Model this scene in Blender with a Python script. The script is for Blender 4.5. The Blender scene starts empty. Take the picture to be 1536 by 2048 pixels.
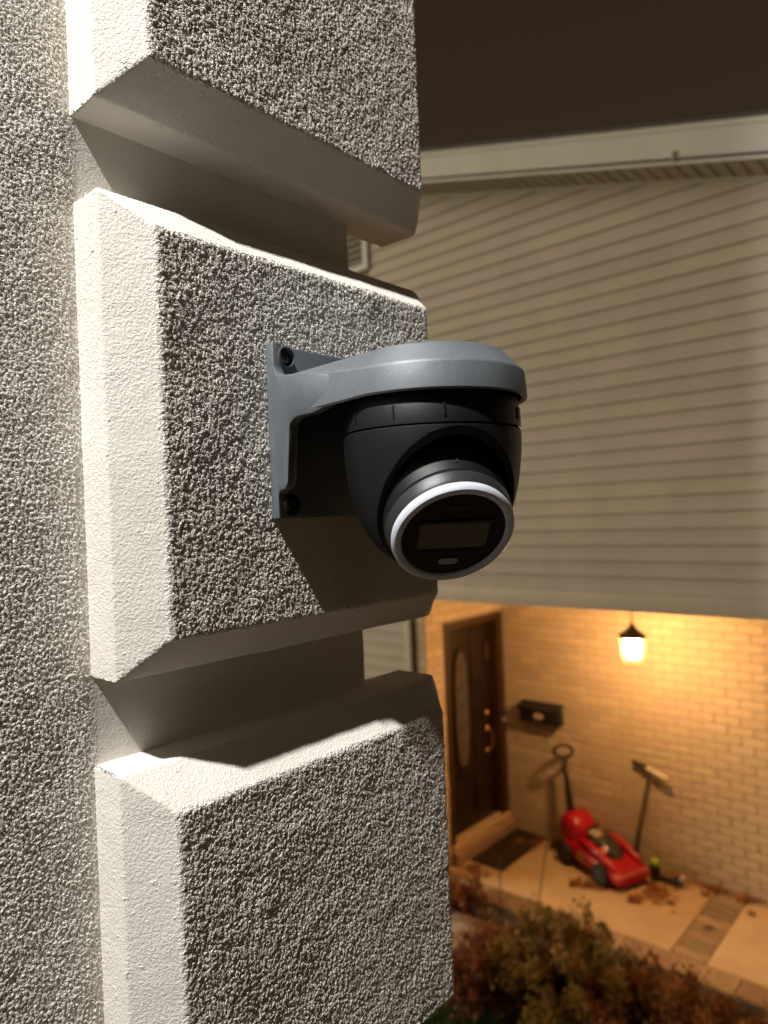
import bpy, bmesh, math, random
import numpy as np
from mathutils import Vector, Matrix

random.seed(7); rng = np.random.default_rng(7)
S = bpy.context.scene
COL = S.collection
ZC = 3.34                       # eye height above the lawn

# ------------------------------------------------------------------ camera
cam = bpy.data.cameras.new('camera'); co = bpy.data.objects.new('camera', cam); COL.objects.link(co)
th, roll, pitch = math.radians(41.5), 0.040, 0.0042
fw = Vector((math.cos(th), math.sin(th), 0)); rt = Vector((math.sin(th), -math.cos(th), 0)); up = Vector((0, 0, 1))
F = fw*math.cos(pitch) + up*math.sin(pitch); U = -fw*math.sin(pitch) + up*math.cos(pitch)
R2 = math.cos(roll)*rt - math.sin(roll)*U; U2 = math.sin(roll)*rt + math.cos(roll)*U
M = Matrix((R2, U2, -F)).transposed().to_4x4(); M.translation = (0, 0, ZC); co.matrix_world = M
cam.sensor_fit = 'VERTICAL'; cam.sensor_height = 48; cam.sensor_width = 36; cam.lens = 1430/2048*48
cam.clip_start = 0.02; cam.clip_end = 400
cam.dof.use_dof = True; cam.dof.focus_distance = 0.465; cam.dof.aperture_fstop = 8.6
S.camera = co

# ------------------------------------------------------------------ night sky, street light as a soft low sun
W = bpy.data.worlds.new('World'); S.world = W; W.use_nodes = True
bg = W.node_tree.nodes['Background']; bg.inputs[1].default_value = 1.0
wt = W.node_tree; gn = wt.nodes.new('ShaderNodeTexCoord'); sx = wt.nodes.new('ShaderNodeSeparateXYZ'); wt.links.new(gn.outputs['Generated'], sx.inputs[0])
cr_ = wt.nodes.new('ShaderNodeValToRGB'); wt.links.new(sx.outputs[2], cr_.inputs[0]); wt.links.new(cr_.outputs[0], bg.inputs[0])   # city glow: paler near the horizon
cr_.color_ramp.elements[0].position = .0; cr_.color_ramp.elements[0].color = (.050, .0335, .0205, 1); cr_.color_ramp.elements[1].position = .75; cr_.color_ramp.elements[1].color = (.0215, .0132, .0078, 1)
sl = bpy.data.lights.new('sun', 'SUN'); so = bpy.data.objects.new('sun', sl); COL.objects.link(so)
sl.energy = 3.2; sl.color = (1, 0.80, 0.53); sl.angle = math.radians(36)
so.rotation_euler = Vector((-0.38, 0.86, 0.26)).to_track_quat('Z', 'Y').to_euler(); so.location = (0, 0, 12)
S.view_settings.view_transform = 'Standard'; S.view_settings.look = 'None'; S.view_settings.exposure = 0; S.view_settings.gamma = 1
S.cycles.max_bounces = 8; S.cycles.diffuse_bounces = 5; S.cycles.use_denoising = True
S.cycles.sample_clamp_indirect = 6

# ------------------------------------------------------------------ helpers
def V(*a): return Vector(a)
class NT:
    def __init__(s, name):
        s.m = bpy.data.materials.new(name); s.m.use_nodes = True; s.t = s.m.node_tree; s.b = s.t.nodes['Principled BSDF']; s.out = s.t.nodes['Material Output']
    def n(s, typ, **kw):
        nd = s.t.nodes.new(typ)
        for k, v in kw.items():
            if k[0] == '_': setattr(nd, k[1:], v)
            else: nd.inputs[k.replace('__', ' ')].default_value = v
        return nd
    def l(s, a, b): s.t.links.new(a, b)
    def math(s, op, a, b=None, c=None):
        nd = s.t.nodes.new('ShaderNodeMath'); nd.operation = op
        for i, v in enumerate((a, b, c)):
            if v is None: continue
            if isinstance(v, (int, float)): nd.inputs[i].default_value = v
            else: s.l(v, nd.inputs[i])
        return nd.outputs[0]
    def noise(s, scale, detail=2, rough=.5, co=None, dist=0):
        nd = s.n('ShaderNodeTexNoise', Scale=scale, Detail=detail, Roughness=rough, Distortion=dist)
        s.l(co if co else s.oc(), nd.inputs['Vector']); return nd.outputs['Fac']
    def oc(s):
        if not hasattr(s, '_oc'): s._oc = s.n('ShaderNodeTexCoord').outputs['Object']
        return s._oc
    def ss(s, v, a, b, lo=0., hi=1.):
        nd = s.n('ShaderNodeMapRange', _interpolation_type='SMOOTHSTEP'); s.l(v, nd.inputs[0])
        for i, x in enumerate((a, b, lo, hi)): nd.inputs[i+1].default_value = x
        return nd.outputs[0]
    def mix(s, f, a, b):
        nd = s.n('ShaderNodeMix', _data_type='RGBA')
        for i, v in ((0, f), (6, a), (7, b)):
            if hasattr(v, 'is_linked'): s.l(v, nd.inputs[i])
            elif isinstance(v, (int, float)): nd.inputs[i].default_value = v
            else: nd.inputs[i].default_value = (*v, 1)
        return nd.outputs[2]
    def bump(s, h, strength=.4, dist=.01):
        nd = s.n('ShaderNodeBump', Strength=strength, Distance=dist); s.l(h, nd.inputs['Height']); s.l(nd.outputs[0], s.b.inputs['Normal'])

def mat(name, col, rough=.6, metal=0., var=.12, scale=20., bump=0., bscale=60., rnd=0., col2=None, spec=.5, coat=0.):
    t = NT(name); t.b.inputs['Roughness'].default_value = rough; t.b.inputs['Metallic'].default_value = metal
    t.b.inputs['Specular IOR Level'].default_value = spec; t.b.inputs['Coat Weight'].default_value = coat
    c2 = col2 if col2 else tuple(c*(1-2.2*var) for c in col)
    f = t.ss(t.noise(scale, 4, .6), .3, .7)
    c = t.mix(f, c2, col)
    if rnd:
        oi = t.n('ShaderNodeObjectInfo').outputs['Random']
        hs = t.n('ShaderNodeHueSaturation'); t.l(c, hs.inputs['Color'])
        t.l(t.math('MULTIPLY_ADD', oi, 2*rnd, 1-rnd), hs.inputs['Value'])
        w = t.math('FRACT', t.math('MULTIPLY', oi, 37.3)); t.l(t.math('MULTIPLY_ADD', w, .03, .485), hs.inputs['Hue']); c = hs.outputs[0]
    t.l(c, t.b.inputs['Base Color'])
    if bump: t.bump(t.noise(bscale, 5, .6), bump, .01)
    return t.m

def tag(o, label=None, cat=None, group=None, kind=None):
    for k, v in (('label', label), ('category', cat), ('group', group), ('kind', kind)):
        if v: o[k] = v
    return o
ORG = {}
def thing(name, loc, label, cat, group=None):
    o = bpy.data.objects.new(name, None); COL.objects.link(o); o.location = loc; o.empty_display_size = .05
    ORG[o.name] = Vector(loc); return tag(o, label, cat, group)
def mesh_of(name, vs, fs, m, smooth=False):
    me = bpy.data.meshes.new(name); me.from_pydata([tuple(v) for v in vs], [], fs); me.materials.append(m)
    if smooth: me.polygons.foreach_set('use_smooth', [True]*len(me.polygons))
    me.update(); return me
def link(name, me, parent=None, org=None):
    """mesh given in world coordinates relative to org; origin of a part = origin of its parent"""
    o = bpy.data.objects.new(name, me); COL.objects.link(o)
    if parent is not None:
        o.parent = parent; p = ORG[parent.name]; org = p if org is None else Vector(org); o.location = org - p; ORG[o.name] = org
    else:
        org = Vector(org) if org is not None else Vector((0, 0, 0)); o.location = org; ORG[o.name] = org
    return o
class B:
    """collects shapes in world coordinates, builds one mesh"""
    def __init__(s): s.v = []; s.f = []
    def add(s, vs, fs): k = len(s.v); s.v += [Vector(v) for v in vs]; s.f += [[i+k for i in f] for f in fs]; return s
    def box(s, a, b, ch=0.):
        x0, y0, z0 = [min(p, q) for p, q in zip(a, b)]; x1, y1, z1 = [max(p, q) for p, q in zip(a, b)]
        if ch <= 0:
            vs = [(x, y, z) for x in (x0, x1) for y in (y0, y1) for z in (z0, z1)]
            return s.add(vs, [(0,1,3,2),(4,6,7,5),(0,4,5,1),(2,3,7,6),(0,2,6,4),(1,5,7,3)])
        bm = bmesh.new(); bmesh.ops.create_cube(bm, size=1)
        for v in bm.verts: v.co = Vector(((x0+x1)/2+v.co.x*(x1-x0), (y0+y1)/2+v.co.y*(y1-y0), (z0+z1)/2+v.co.z*(z1-z0)))
        bmesh.ops.bevel(bm, geom=bm.edges[:], offset=ch, segments=2, profile=.6, affect='EDGES'); return s.bm(bm)
    def bm(s, bm):
        bm.verts.index_update(); s.add([v.co.copy() for v in bm.verts], [[v.index for v in f.verts] for f in bm.faces]); bm.free(); return s
    def tube(s, pts, r, n=10, caps=True):
        pts = [Vector(p) for p in pts]; rs = r if hasattr(r, '__len__') else [r]*len(pts); k = len(s.v); prev = None
        for i, p in enumerate(pts):
            d = (pts[min(i+1, len(pts)-1)] - pts[max(i-1, 0)]).normalized()
            a = prev - prev.dot(d)*d if prev else d.orthogonal()
            a.normalize(); prev = a; b = d.cross(a)
            for j in range(n): an = 2*math.pi*j/n; s.v.append(p + rs[i]*(math.cos(an)*a + math.sin(an)*b))
        for i in range(len(pts)-1):
            for j in range(n): s.f.append([k+i*n+j, k+i*n+(j+1) % n, k+(i+1)*n+(j+1) % n, k+(i+1)*n+j])
        if caps: s.f.append([k+j for j in range(n)][::-1]); s.f.append([k+(len(pts)-1)*n+j for j in range(n)])
        return s
    def lathe(s, prof, c, ax=(0,0,1), n=48, ref=None, closed=False):
        """prof: (radius, height along ax)"""
        ax = Vector(ax).normalized(); a = Vector(ref) if ref else ax.orthogonal(); a = (a - a.dot(ax)*ax).normalized(); b = ax.cross(a); c = Vector(c); k = len(s.v); m = len(prof)
        for r, h in prof:
            for j in range(n): an = 2*math.pi*j/n; s.v.append(c + ax*h + r*(math.cos(an)*a + math.sin(an)*b))
        for i in range(m-1):
            for j in range(n): s.f.append([k+i*n+j, k+i*n+(j+1) % n, k+(i+1)*n+(j+1) % n, k+(i+1)*n+j])
        s.f.append([k+j for j in range(n)][::-1]); s.f.append([k+(m-1)*n+j for j in range(n)]); return s
    def prism(s, poly, d):
        poly = [Vector(p) for p in poly]; d = Vector(d); n = len(poly); k = len(s.v); s.v += poly + [p+d for p in poly]
        s.f.append([k+i for i in range(n)][::-1]); s.f.append([k+n+i for i in range(n)])
        for i in range(n): s.f.append([k+i, k+(i+1) % n, k+n+(i+1) % n, k+n+i])
        return s
    def build(s, name, m, parent=None, smooth=False, org=None, bevel=0., seg=2, angle=.6):
        o_ = Vector(org) if org is not None else (ORG[parent.name] if parent is not None else Vector((0,0,0)))
        bm = bmesh.new(); vv = [bm.verts.new(v-o_) for v in s.v]
        for f in s.f:
            try: bm.faces.new([vv[i] for i in f])
            except ValueError: pass
        bmesh.ops.recalc_face_normals(bm, faces=bm.faces[:])
        if bevel:
            ed = [e for e in bm.edges if len(e.link_faces) == 2 and e.calc_face_angle(0) > angle]
            bmesh.ops.bevel(bm, geom=ed, offset=bevel, segments=seg, profile=.5, affect='EDGES', clamp_overlap=True)
        me = bpy.data.meshes.new(name); bm.to_mesh(me); bm.free(); me.materials.append(m)
        if smooth:
            me.polygons.foreach_set('use_smooth', [True]*len(me.polygons)); me.set_sharp_from_angle(angle=math.radians(38))
        return link(name, me, parent, o_)

# ------------------------------------------------------------------ materials
def stucco_mat():
    t = NT('stucco'); t.b.inputs['Roughness'].default_value = .82; t.b.inputs['Specular IOR Level'].default_value = .3
    n0 = t.noise(9, 3, .6)
    dirt = t.ss(t.noise(38, 5, .7), .58, .82)
    t.l(t.mix(t.math('MULTIPLY', dirt, .35), t.mix(t.ss(n0, .3, .7), (.715, .68, .61), (.77, .74, .68)), (.50, .45, .38)), t.b.inputs['Base Color'])
    at = t.n('ShaderNodeAttribute', _attribute_name='rough').outputs['Fac']
    big = t.noise(530, 2.5, .55, dist=.25)
    blob = t.ss(big, .36, .66)
    mid = t.ss(t.noise(1050, 2, .5), .35, .7)
    fine = t.noise(1100, 2, .6)
    lump = t.noise(70, 2, .5)
    low = t.noise(15, 2, .5)
    h = t.math('ADD', t.math('MULTIPLY', blob, .00080), t.math('MULTIPLY', mid, .00030))
    h = t.math('ADD', h, t.math('MULTIPLY', lump, .0004))
    patch = t.ss(t.noise(16, 3, .6), .30, .70, .72, 1.10)
    h = t.math('MULTIPLY', t.math('MULTIPLY', h, at), patch)
    h = t.math('ADD', h, t.math('MULTIPLY', t.noise(48, 2, .5), .0007))
    h = t.math('ADD', h, t.math('MULTIPLY', t.ss(t.noise(150, 3, .6), .64, .76), .0005))
    h = t.math('ADD', h, t.math('MULTIPLY', fine, .00024))
    h = t.math('ADD', h, t.math('MULTIPLY', low, .0015))
    d = t.n('ShaderNodeDisplacement', Midlevel=.0, Scale=1.); t.l(h, d.inputs['Height']); t.l(d.outputs[0], t.out.inputs['Displacement'])
    t.m.displacement_method = 'BOTH'; return t.m
M_stucco = stucco_mat()
M_stucco_flat = mat('stucco_plain', (.74, .72, .66), .85, var=.04, scale=9, bump=.8, bscale=220)
def brush_mat(name, col, rough, metal, coat=0.):
    t = NT(name); t.b.inputs['Metallic'].default_value = metal; t.b.inputs['Coat Weight'].default_value = coat; t.b.inputs['Coat Roughness'].default_value = .4
    f = t.noise(2600, 2, .6); r = t.math('MULTIPLY_ADD', f, .22, rough-.1); t.l(r, t.b.inputs['Roughness'])
    c0 = t.mix(t.ss(t.noise(40, 3), .3, .7), tuple(c*.86 for c in col), col); fk = t.ss(t.noise(1500, 1), .60, .72)
    t.l(t.mix(t.math('MULTIPLY', fk, .30 if metal else .12), c0, tuple(min(1, c*2.6+.02) for c in col)), t.b.inputs['Base Color'])
    t.bump(f, .22, .0006); t.b.inputs['Specular IOR Level'].default_value = .35 if metal == 0 else .5; return t.m
M_brk = brush_mat('slate_grey_paint', (.158, .178, .198), .48, .35)
M_body = brush_mat('black_plastic', (.0065, .007, .008), .46, .0)
M_snout = brush_mat('graphite_plastic', (.045, .046, .049), .36, .4)
M_blk = mat('gloss_black', (.004, .004, .0045), .32, var=.02, spec=.25)
M_hole = mat('dark_cavity', (.012, .012, .012), .7)
M_ring = mat('pale_blue_trim', (.58, .61, .68), .42, var=.03, scale=200)
M_lens = mat('lens_glass', (.048, .040, .036), .08, var=.3, scale=60, coat=1.)
M_led = mat('beige_led_lens', (.36, .31, .28), .35, var=.05)
M_screw = mat('screw_steel', (.10, .10, .10), .35, .8)
M_side = mat('vinyl_siding', (.415, .390, .342), .58, var=.05, scale=2.5, bump=.10, bscale=90, rnd=.035)
M_trim = mat('white_aluminium_trim', (.55, .57, .58), .5, var=.03, scale=3)
M_sof = mat('vinyl_soffit', (.44, .39, .32), .6, var=.03, rnd=.04)
M_corner = mat('corner_post_vinyl', (.45, .42, .37), .55, var=.02)
M_brick = mat('buff_brick', (.64, .52, .375), .85, var=.05, scale=30, bump=.5, bscale=120, rnd=.055)
M_mort = mat('mortar', (.47, .365, .25), .9, var=.1, scale=40, bump=.4)
M_wood = mat('dark_wood', (.016, .0065, .003), .45, var=.15, scale=25, bump=.15)
M_frame = mat('door_frame_wood', (.060, .025, .009), .5, var=.15, scale=30)
M_brass = mat('brass', (.42, .27, .12), .42, .9, var=.05)
M_pane = mat('frosted_pane', (.13, .11, .105), .35, var=.25, scale=70)
M_winp = mat('window_glass', (.115, .115, .10), .12, var=.02)
M_blind = mat('window_slat', (.22, .22, .19), .6, var=.02)
M_conc = mat('concrete', (.64, .45, .26), .9, var=.06, scale=4, bump=.3, bscale=200)
M_pav = mat('paver', (.40, .26, .155), .9, var=.12, scale=18, bump=.5, bscale=120, rnd=.28)
M_soil = mat('soil', (.055, .038, .022), .95, var=.2, scale=12, bump=.8, bscale=50)
M_ground = mat('ground', (.050, .060, .022), .95, var=.25, scale=3, bump=.8, bscale=60)
M_path = mat('pale_path', (.40, .36, .33), .9, var=.06, scale=6, bump=.3)
M_ceil = mat('white_ceiling', (.80, .79, .76), .7, var=.02)
M_bounce = mat('bounce_slab_surface', (.19, .128, .070), .9, var=.06, scale=3, bump=.3)
M_edge = mat('edging', (.060, .060, .058), .7, var=.1)
M_mat = mat('doormat_fibre', (.060, .030, .012), .95, var=.2, scale=60, bump=1., bscale=400)
M_red = mat('red_plastic', (.50, .004, .018), .30, var=.03, scale=4, coat=.4)
M_red2 = mat('pale_red_trim', (.62, .13, .11), .35, var=.03)
M_dk = mat('black_rubber', (.020, .018, .015), .6, var=.1)
M_eng = mat('engine_cover', (.055, .045, .030), .25, var=.25, scale=8, coat=.5)
M_beige = mat('beige_label', (.60, .47, .32), .5)
M_lime = mat('lime_plastic', (.38, .55, .03), .4)
M_pole = mat('tool_shaft', (.10, .075, .05), .5)
M_pale = mat('pale_plastic', (.72, .62, .48), .45)
M_iron = mat('black_iron', (.012, .010, .008), .5)
M_cap = mat('bronze_cap', (.060, .036, .016), .45, .4)
M_bark = mat('bark', (.05, .03, .018), .9)
def leaf_mat(name, cols, trans=0.):
    t = NT(name); t.b.inputs['Roughness'].default_value = .6
    r = t.n('ShaderNodeNewGeometry').outputs['Random Per Island']
    cr = t.n('ShaderNodeValToRGB'); cr.color_ramp.interpolation = 'CONSTANT'
    e = cr.color_ramp.elements
    for i, c in enumerate(cols):
        p = i/len(cols); x = e[i] if i < 2 else e.new(p); x.position = p; x.color = (*c, 1)
    t.l(r, cr.inputs[0]); t.l(cr.outputs[0], t.b.inputs['Base Color'])
    if trans:
        tl_ = t.n('ShaderNodeBsdfTranslucent'); t.l(cr.outputs[0], tl_.inputs[0]); ms = t.n('ShaderNodeMixShader', Fac=trans)
        t.l(t.b.outputs[0], ms.inputs[1]); t.l(tl_.outputs[0], ms.inputs[2]); t.l(ms.outputs[0], t.out.inputs[0])
    return t.m
M_lgreen = leaf_mat('shrub_olive_leaf', [(0.2421, 0.1773, 0.0374), (0.3294, 0.2109, 0.045), (0.1648, 0.135, 0.033), (0.3875, 0.1941, 0.048), (0.2131, 0.1013, 0.033), (0.2906, 0.2025, 0.051)], .4)
M_lred = leaf_mat('shrub_red_leaf', [(0.2997, 0.0875, 0.044), (0.2142, 0.0796, 0.044), (0.4068, 0.1352, 0.0551), (0.1499, 0.0637, 0.0367), (0.3426, 0.179, 0.0588)], .4)
M_lbrown = leaf_mat('shrub_brown_leaf', [(0.2691, 0.1064, 0.0367), (0.3674, 0.1508, 0.044), (0.1958, 0.0887, 0.0294), (0.2448, 0.1508, 0.044), (0.4653, 0.1775, 0.0476)], .4)
M_litter = leaf_mat('dry_leaf', [(0.345, 0.1238, 0.027), (0.2415, 0.0825, 0.021), (0.4312, 0.165, 0.0375), (0.1725, 0.066, 0.0225)])
M_grass = leaf_mat('grass_blade', [(0.084, 0.168, 0.0336), (0.126, 0.21, 0.0448), (0.0672, 0.1288, 0.028), (0.168, 0.224, 0.056)])
def emit(name, col, st, col2=None):
    t = NT(name); t.b.inputs['Base Color'].default_value = (.8, .7, .5, 1); t.b.inputs['Emission Color'].default_value = (*col, 1); t.b.inputs['Emission Strength'].default_value = st; return t.m
M_glow = emit('lit_lantern_core', (1, .53, .19), 1330)
t = NT('lantern_glass'); em = t.n('ShaderNodeEmission', Color=(1, .66, .20, 1), Strength=1.6); tr_ = t.n('ShaderNodeBsdfTransparent'); mx_ = t.n('ShaderNodeMixShader', Fac=.45)
t.l(tr_.outputs[0], mx_.inputs[1]); t.l(em.outputs[0], mx_.inputs[2]); t.l(mx_.outputs[0], t.out.inputs[0]); M_pglass = t.m
M_glowp = emit('floodlight_lens', (1, .93, .82), 3)

# ------------------------------------------------------------------ ground
b = B(); b.box((-60, -60, -.4), (120, 120, 0)); tag(b.build('ground', M_ground), kind='structure')

b = B(); b.box((-7, -7, -.1), (3.0, .43, .03)); tag(b.build('bounce_slab', M_bounce), kind='structure')  # added slab, out of view; throws floodlight back up at the quoin blocks

# ------------------------------------------------------------------ own house: stucco wall with quoins
house = thing('stucco_house', (0, .434, 0), 'cream stucco house corner with chamfered quoin blocks carrying the security camera', 'house')
def grid_mesh(name, P, rough, m, parent):
    nu, nv = P.shape[:2]; o_ = np.array(ORG[parent.name]); co_ = (P.reshape(-1, 3) - o_).astype(np.float32)
    idx = np.arange(nu*nv).reshape(nu, nv)
    q = np.stack([idx[:-1, :-1], idx[1:, :-1], idx[1:, 1:], idx[:-1, 1:]], -1).reshape(-1, 4)
    key = np.round(co_*2e5).astype(np.int64); _, fi, inv = np.unique(key, axis=0, return_index=True, return_inverse=True); inv = inv.ravel()
    q = inv[q]; co_ = co_[fi]; rough = rough.ravel()[fi]
    p = co_[q]; area = np.linalg.norm(np.cross(p[:, 2]-p[:, 0], p[:, 3]-p[:, 1]), axis=1); q = q[area > 1e-10]
    me = bpy.data.meshes.new(name); me.vertices.add(len(co_)); me.vertices.foreach_set('co', co_.ravel())
    me.loops.add(q.size); me.loops.foreach_set('vertex_index', q.ravel().astype(np.int32))
    me.polygons.add(len(q)); me.polygons.foreach_set('loop_start', np.arange(0, q.size, 4, dtype=np.int32))
    me.update(calc_edges=True); me.validate()
    me.polygons.foreach_set('use_smooth', np.ones(len(me.polygons), bool))
    a = me.attributes.new('rough', 'FLOAT', 'POINT'); a.data.foreach_set('value', rough.ravel().astype(np.float32))
    me.materials.append(m); return link(name, me, parent)
CH = .023; YF, YW = .380, .434
def prof(lo, hi, steps, coarse_above=None):
    """path across a block: coordinate, inset, zone; side, chamfer, face, chamfer, side"""
    D = YW - YF + .012; d = D - CH
    segs = [(lo-CH, lo-CH, D, CH, d), (lo-CH, lo, CH, 0, CH*1.414), (lo, hi, 0, 0, hi-lo), (hi, hi+CH, 0, CH, CH*1.414), (hi+CH, hi+CH, CH, D, d)]
    if coarse_above: segs[2:3] = [(lo, coarse_above, 0, 0, coarse_above-lo), (coarse_above, hi, 0, 0, hi-coarse_above)]; zid = [0, 1, 2, 2, 3, 4]; steps = steps[:3] + (.004,) + steps[3:]
    else: zid = [0, 1, 2, 3, 4]
    c, i, z = [], [], []
    for k, (a, b_, e, f, L) in enumerate(segs):
        n = max(3, int(L/steps[k])); last2 = zid[k] >= 3; t = np.linspace(0, 1, n, endpoint=False); t = (1-t)[::-1] if last2 else (np.linspace(0, 1, n) if k+1 < len(zid) and zid[k] == 2 and zid[k+1] == 3 else t)
        c.append(a+(b_-a)*t); i.append(e+(f-e)*t); z.append(np.full(n, zid[k]))
    c, i, z = np.concatenate(c), np.concatenate(i), np.concatenate(z)
    ker = np.array([1, 2, 3, 2, 1])/9.
    sm = lambda v: np.convolve(np.pad(v, 2, mode='edge'), ker, 'valid')
    c2, i2 = sm(c), sm(i); c2[:2] = c[:2]; c2[-2:] = c[-2:]; i2[:2] = i[:2]; i2[-2:] = i[-2:]
    return c2, i2, z
def quoin(z0, z1, st, top=None, zones=(.34, .30, 1., .5, .4), vz=(.17, .28, 1., .28, .18)):
    X, dx, kx = prof(.2335, .4935, (st*1.5, st, st, .0008, .003))
    Z, dz, kz = prof(z0+ZC, z1+ZC, (st*1.5, st, st, st if top is None else .004, st*1.5 if top is None else .004), None if top is None else top+ZC)
    k = .0016 + .015*np.clip((X-.452)/.04, 0, 1)[:, None]
    A, C = np.meshgrid(dx, dz, indexing='ij'); mx = np.maximum(A, C); df = np.abs(A-C); mx = mx + np.where(df < k, (k-df)**2/(4*k), 0)*np.clip(np.minimum(A, C)/(k*.75), 0, 1)
    XX, ZZ = np.meshgrid(X, Z, indexing='ij')
    P = np.stack([XX, YF+mx, ZZ], -1)
    sm = lambda v: np.convolve(np.pad(v, 3, mode='edge'), np.ones(7)/7, 'valid')
    rx = sm(np.array(zones)[kx]); rz = sm(np.array(vz)[kz]); R = np.minimum.outer(rx, rz)
    return grid_mesh('quoin_block', P, R, M_stucco, house)
ST = .00062
quoin(.2800, .5250, ST, .43)
quoin(-.0690, .1775, ST)
quoin(-.4170, -.1725, ST)
quoin(.6290, .8740, .004); quoin(-.7660, -.5210, .004)
# the dense piece of wall left of the blocks, then the smooth strip in the grooves that turns the corner
def wall_piece(name, px_, py_, stz):
    zz = np.arange(-.52, .50, stz) + ZC
    P = np.zeros((len(px_), len(zz), 3)); P[..., 0] = px_[:, None]; P[..., 1] = py_[:, None]; P[..., 2] = zz[None]
    rr = np.clip((.2125-px_)/.010, .0, 1)*1.10 + .12
    return grid_mesh(name, P, np.repeat(rr[:, None], len(zz), 1), M_stucco, house)
xs = np.arange(.095, .2165, .00066); wall_piece('wall', xs, np.full(len(xs), YW), .00066)
xs = np.arange(.2160, .450, .0016); t = np.linspace(0, math.pi/2, 10)
wall_piece('groove_wall', np.concatenate([xs, .452+.006*np.sin(t), np.full(20, .458)]), np.concatenate([np.full(len(xs), YW), YW+.006*(1-np.cos(t)), np.linspace(YW+.0065, YW+.045, 20)]), .0016)
b = B()
b.box((-5, YW, 0), (.0945, YW+.25, 6.2)); b.box((.095, YW, 0), (.455, YW+.25, ZC-.5205)); b.box((.095, YW, ZC+.501), (.455, YW+.25, 6.2))
b.build('wall_render', M_stucco_flat, house)
b = B(); b.box((.20, YW+.03, 0), (.4545, 3.2, 6.2)); b.build('side_wall', M_stucco_flat, house)

# floodlight high on the stucco wall: the lamp whose light rakes the blocks
LP = V(-.93, .208, ZC+1.92)
fl = thing('wall_floodlight', (LP.x, YW, LP.z), 'white floodlight fixed high on the stucco wall, raking down over the quoin blocks', 'floodlight')
b = B(); b.box((LP.x-.06, YW-.02, LP.z+.06), (LP.x+.06, YW+.0, LP.z+.22), .006); b.build('back_plate', M_trim, fl, True)
b = B(); b.tube([(LP.x, YW-.02, LP.z+.14), (LP.x, LP.y+.03, LP.z+.13), (LP.x, LP.y, LP.z+.10)], .014, 12); b.build('arm', M_trim, fl, True)
b = B(); b.lathe([(.02, .115), (.05, .10), (.068, .03), (.07, .022), (.066, .022), (.055, .035), (.0, .05)], LP, (0, 0, 1), 32); b.build('lamp_head', M_trim, fl, True)
b = B(); b.lathe([(.001, .034), (.050, .034), (.050, .038), (.001, .038)], LP, (0, 0, 1), 32); b.build('lens', M_glowp, fl)
ld = bpy.data.lights.new('floodlight_lamp', 'SPOT'); lo = bpy.data.objects.new('floodlight_lamp', ld); COL.objects.link(lo)
ld.energy = 445; ld.color = (1, .97, .93); ld.shadow_soft_size = .040; ld.spot_size = math.radians(150); ld.spot_blend = .6
lo.parent = fl; lo.location = LP - ORG[fl.name]; lo.rotation_euler = (LP - V(.4, .36, ZC-.3)).to_track_quat('Z', 'Y').to_euler()

# ------------------------------------------------------------------ security camera on its wall bracket
sc = thing('security_camera', (.375, YF, ZC), 'black turret security camera with pale lens ring on a slate grey wall bracket', 'security camera')
cxm, cym = .3758, .288
XL, XR = .3145, .4365; RD = .0632
z_ = lambda v: v + ZC
YP = YF - .0015
side = [(0, 0), (0, .1195), (.0085, .1195), (.0085, .1035), (.0105, .0985), (.0150, .0958), (.022, .0953), (.040, .0935), (.060, .0895), (.060, .0705), (.045, .0668), (.030, .0662), (.0255, .0648), (.0225, .0620), (.0215, .057), (.0185, .024), (.0150, .0195), (.0100, .0185), (.0085, .016), (.0085, 0)]
b = B()
def cheek(x0, x1, sg):
    n = len(side); sh = [sg*.0012*max(0, (t_-.040)/.020) for t_, h_ in side]
    k = len(b.v); b.v += [V(x0+q_, YP-t_, z_(h_)) for (t_, h_), q_ in zip(side, sh)] + [V(x1, YP-t_, z_(h_)) for t_, h_ in side]
    b.f.append([k+i for i in range(n)][::-1]); b.f.append([k+n+i for i in range(n)])
    for i in range(n): b.f.append([k+i, k+(i+1) % n, k+n+(i+1) % n, k+n+i])
bo = B(); b = bo
cheek(cxm-RD-.0004, XL+.006, 1); cheek(cxm+RD+.0004, XR-.006, -1)
bo.box((XL+.0055, YP-.004, z_(.0004)), (XR-.0055, YP, z_(.1190)))
br = bo.build('bracket', M_brk, sc, True, bevel=.0016, seg=2, angle=.75)
# round canopy of the bracket: D shaped slab with a bevelled top edge and an open underside
def dshape(r, w, n=40):
    pts = [(XL+w, YP-.004), ]
    pts = [(cxm-r, YP-.0035)]
    pts += [(cxm - r*math.cos(a), cym - r*math.sin(a)) for a in np.linspace(0, math.pi, n)]
    pts += [(cxm+r, YP-.0035)]
    return pts
def crest(h, y):
    k = min(1, max(0, (y-cym)/.085)); f_ = 1 - min(1, max(0, (y-cym-.004)/.040)); f_ = f_*f_*(3-2*f_)
    if h > .0885: return .0885 + (h-.0885)*f_ + .0063*k
    if h > .080: return h + .0063*k
    f_ = min(1, max(0, (y-cym-.022)/.022)); f_ = f_*f_*(3-2*f_)
    return h - .0045*f_
b = B(); rings = [(RD-.0035, .0722), (RD-.0008, .0712), (RD+.0000, .0725), (RD-.0012, .0872), (RD-.0017, .0885), (RD-.0027, .0896), (RD-.0135, .1012), (RD-.018, .1028)]
n = None
for r, h in rings:
    d = dshape(r, 0); n = len(d); b.v += [V(x, y, z_(crest(h, y))) for x, y in d]
for i in range(len(rings)-1):
    for j in range(n-1): b.f.append([i*n+j, i*n+j+1, (i+1)*n+j+1, (i+1)*n+j])
b.f.append([(len(rings)-1)*n+j for j in range(n)])
k = len(b.v)                                            # inner wall and ceiling of the canopy
for r, h in ((RD-.0035, .0722), (RD-.0042, .0850)):
    b.v += [V(x, y, z_(h)) for x, y in dshape(r, 0)]
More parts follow.
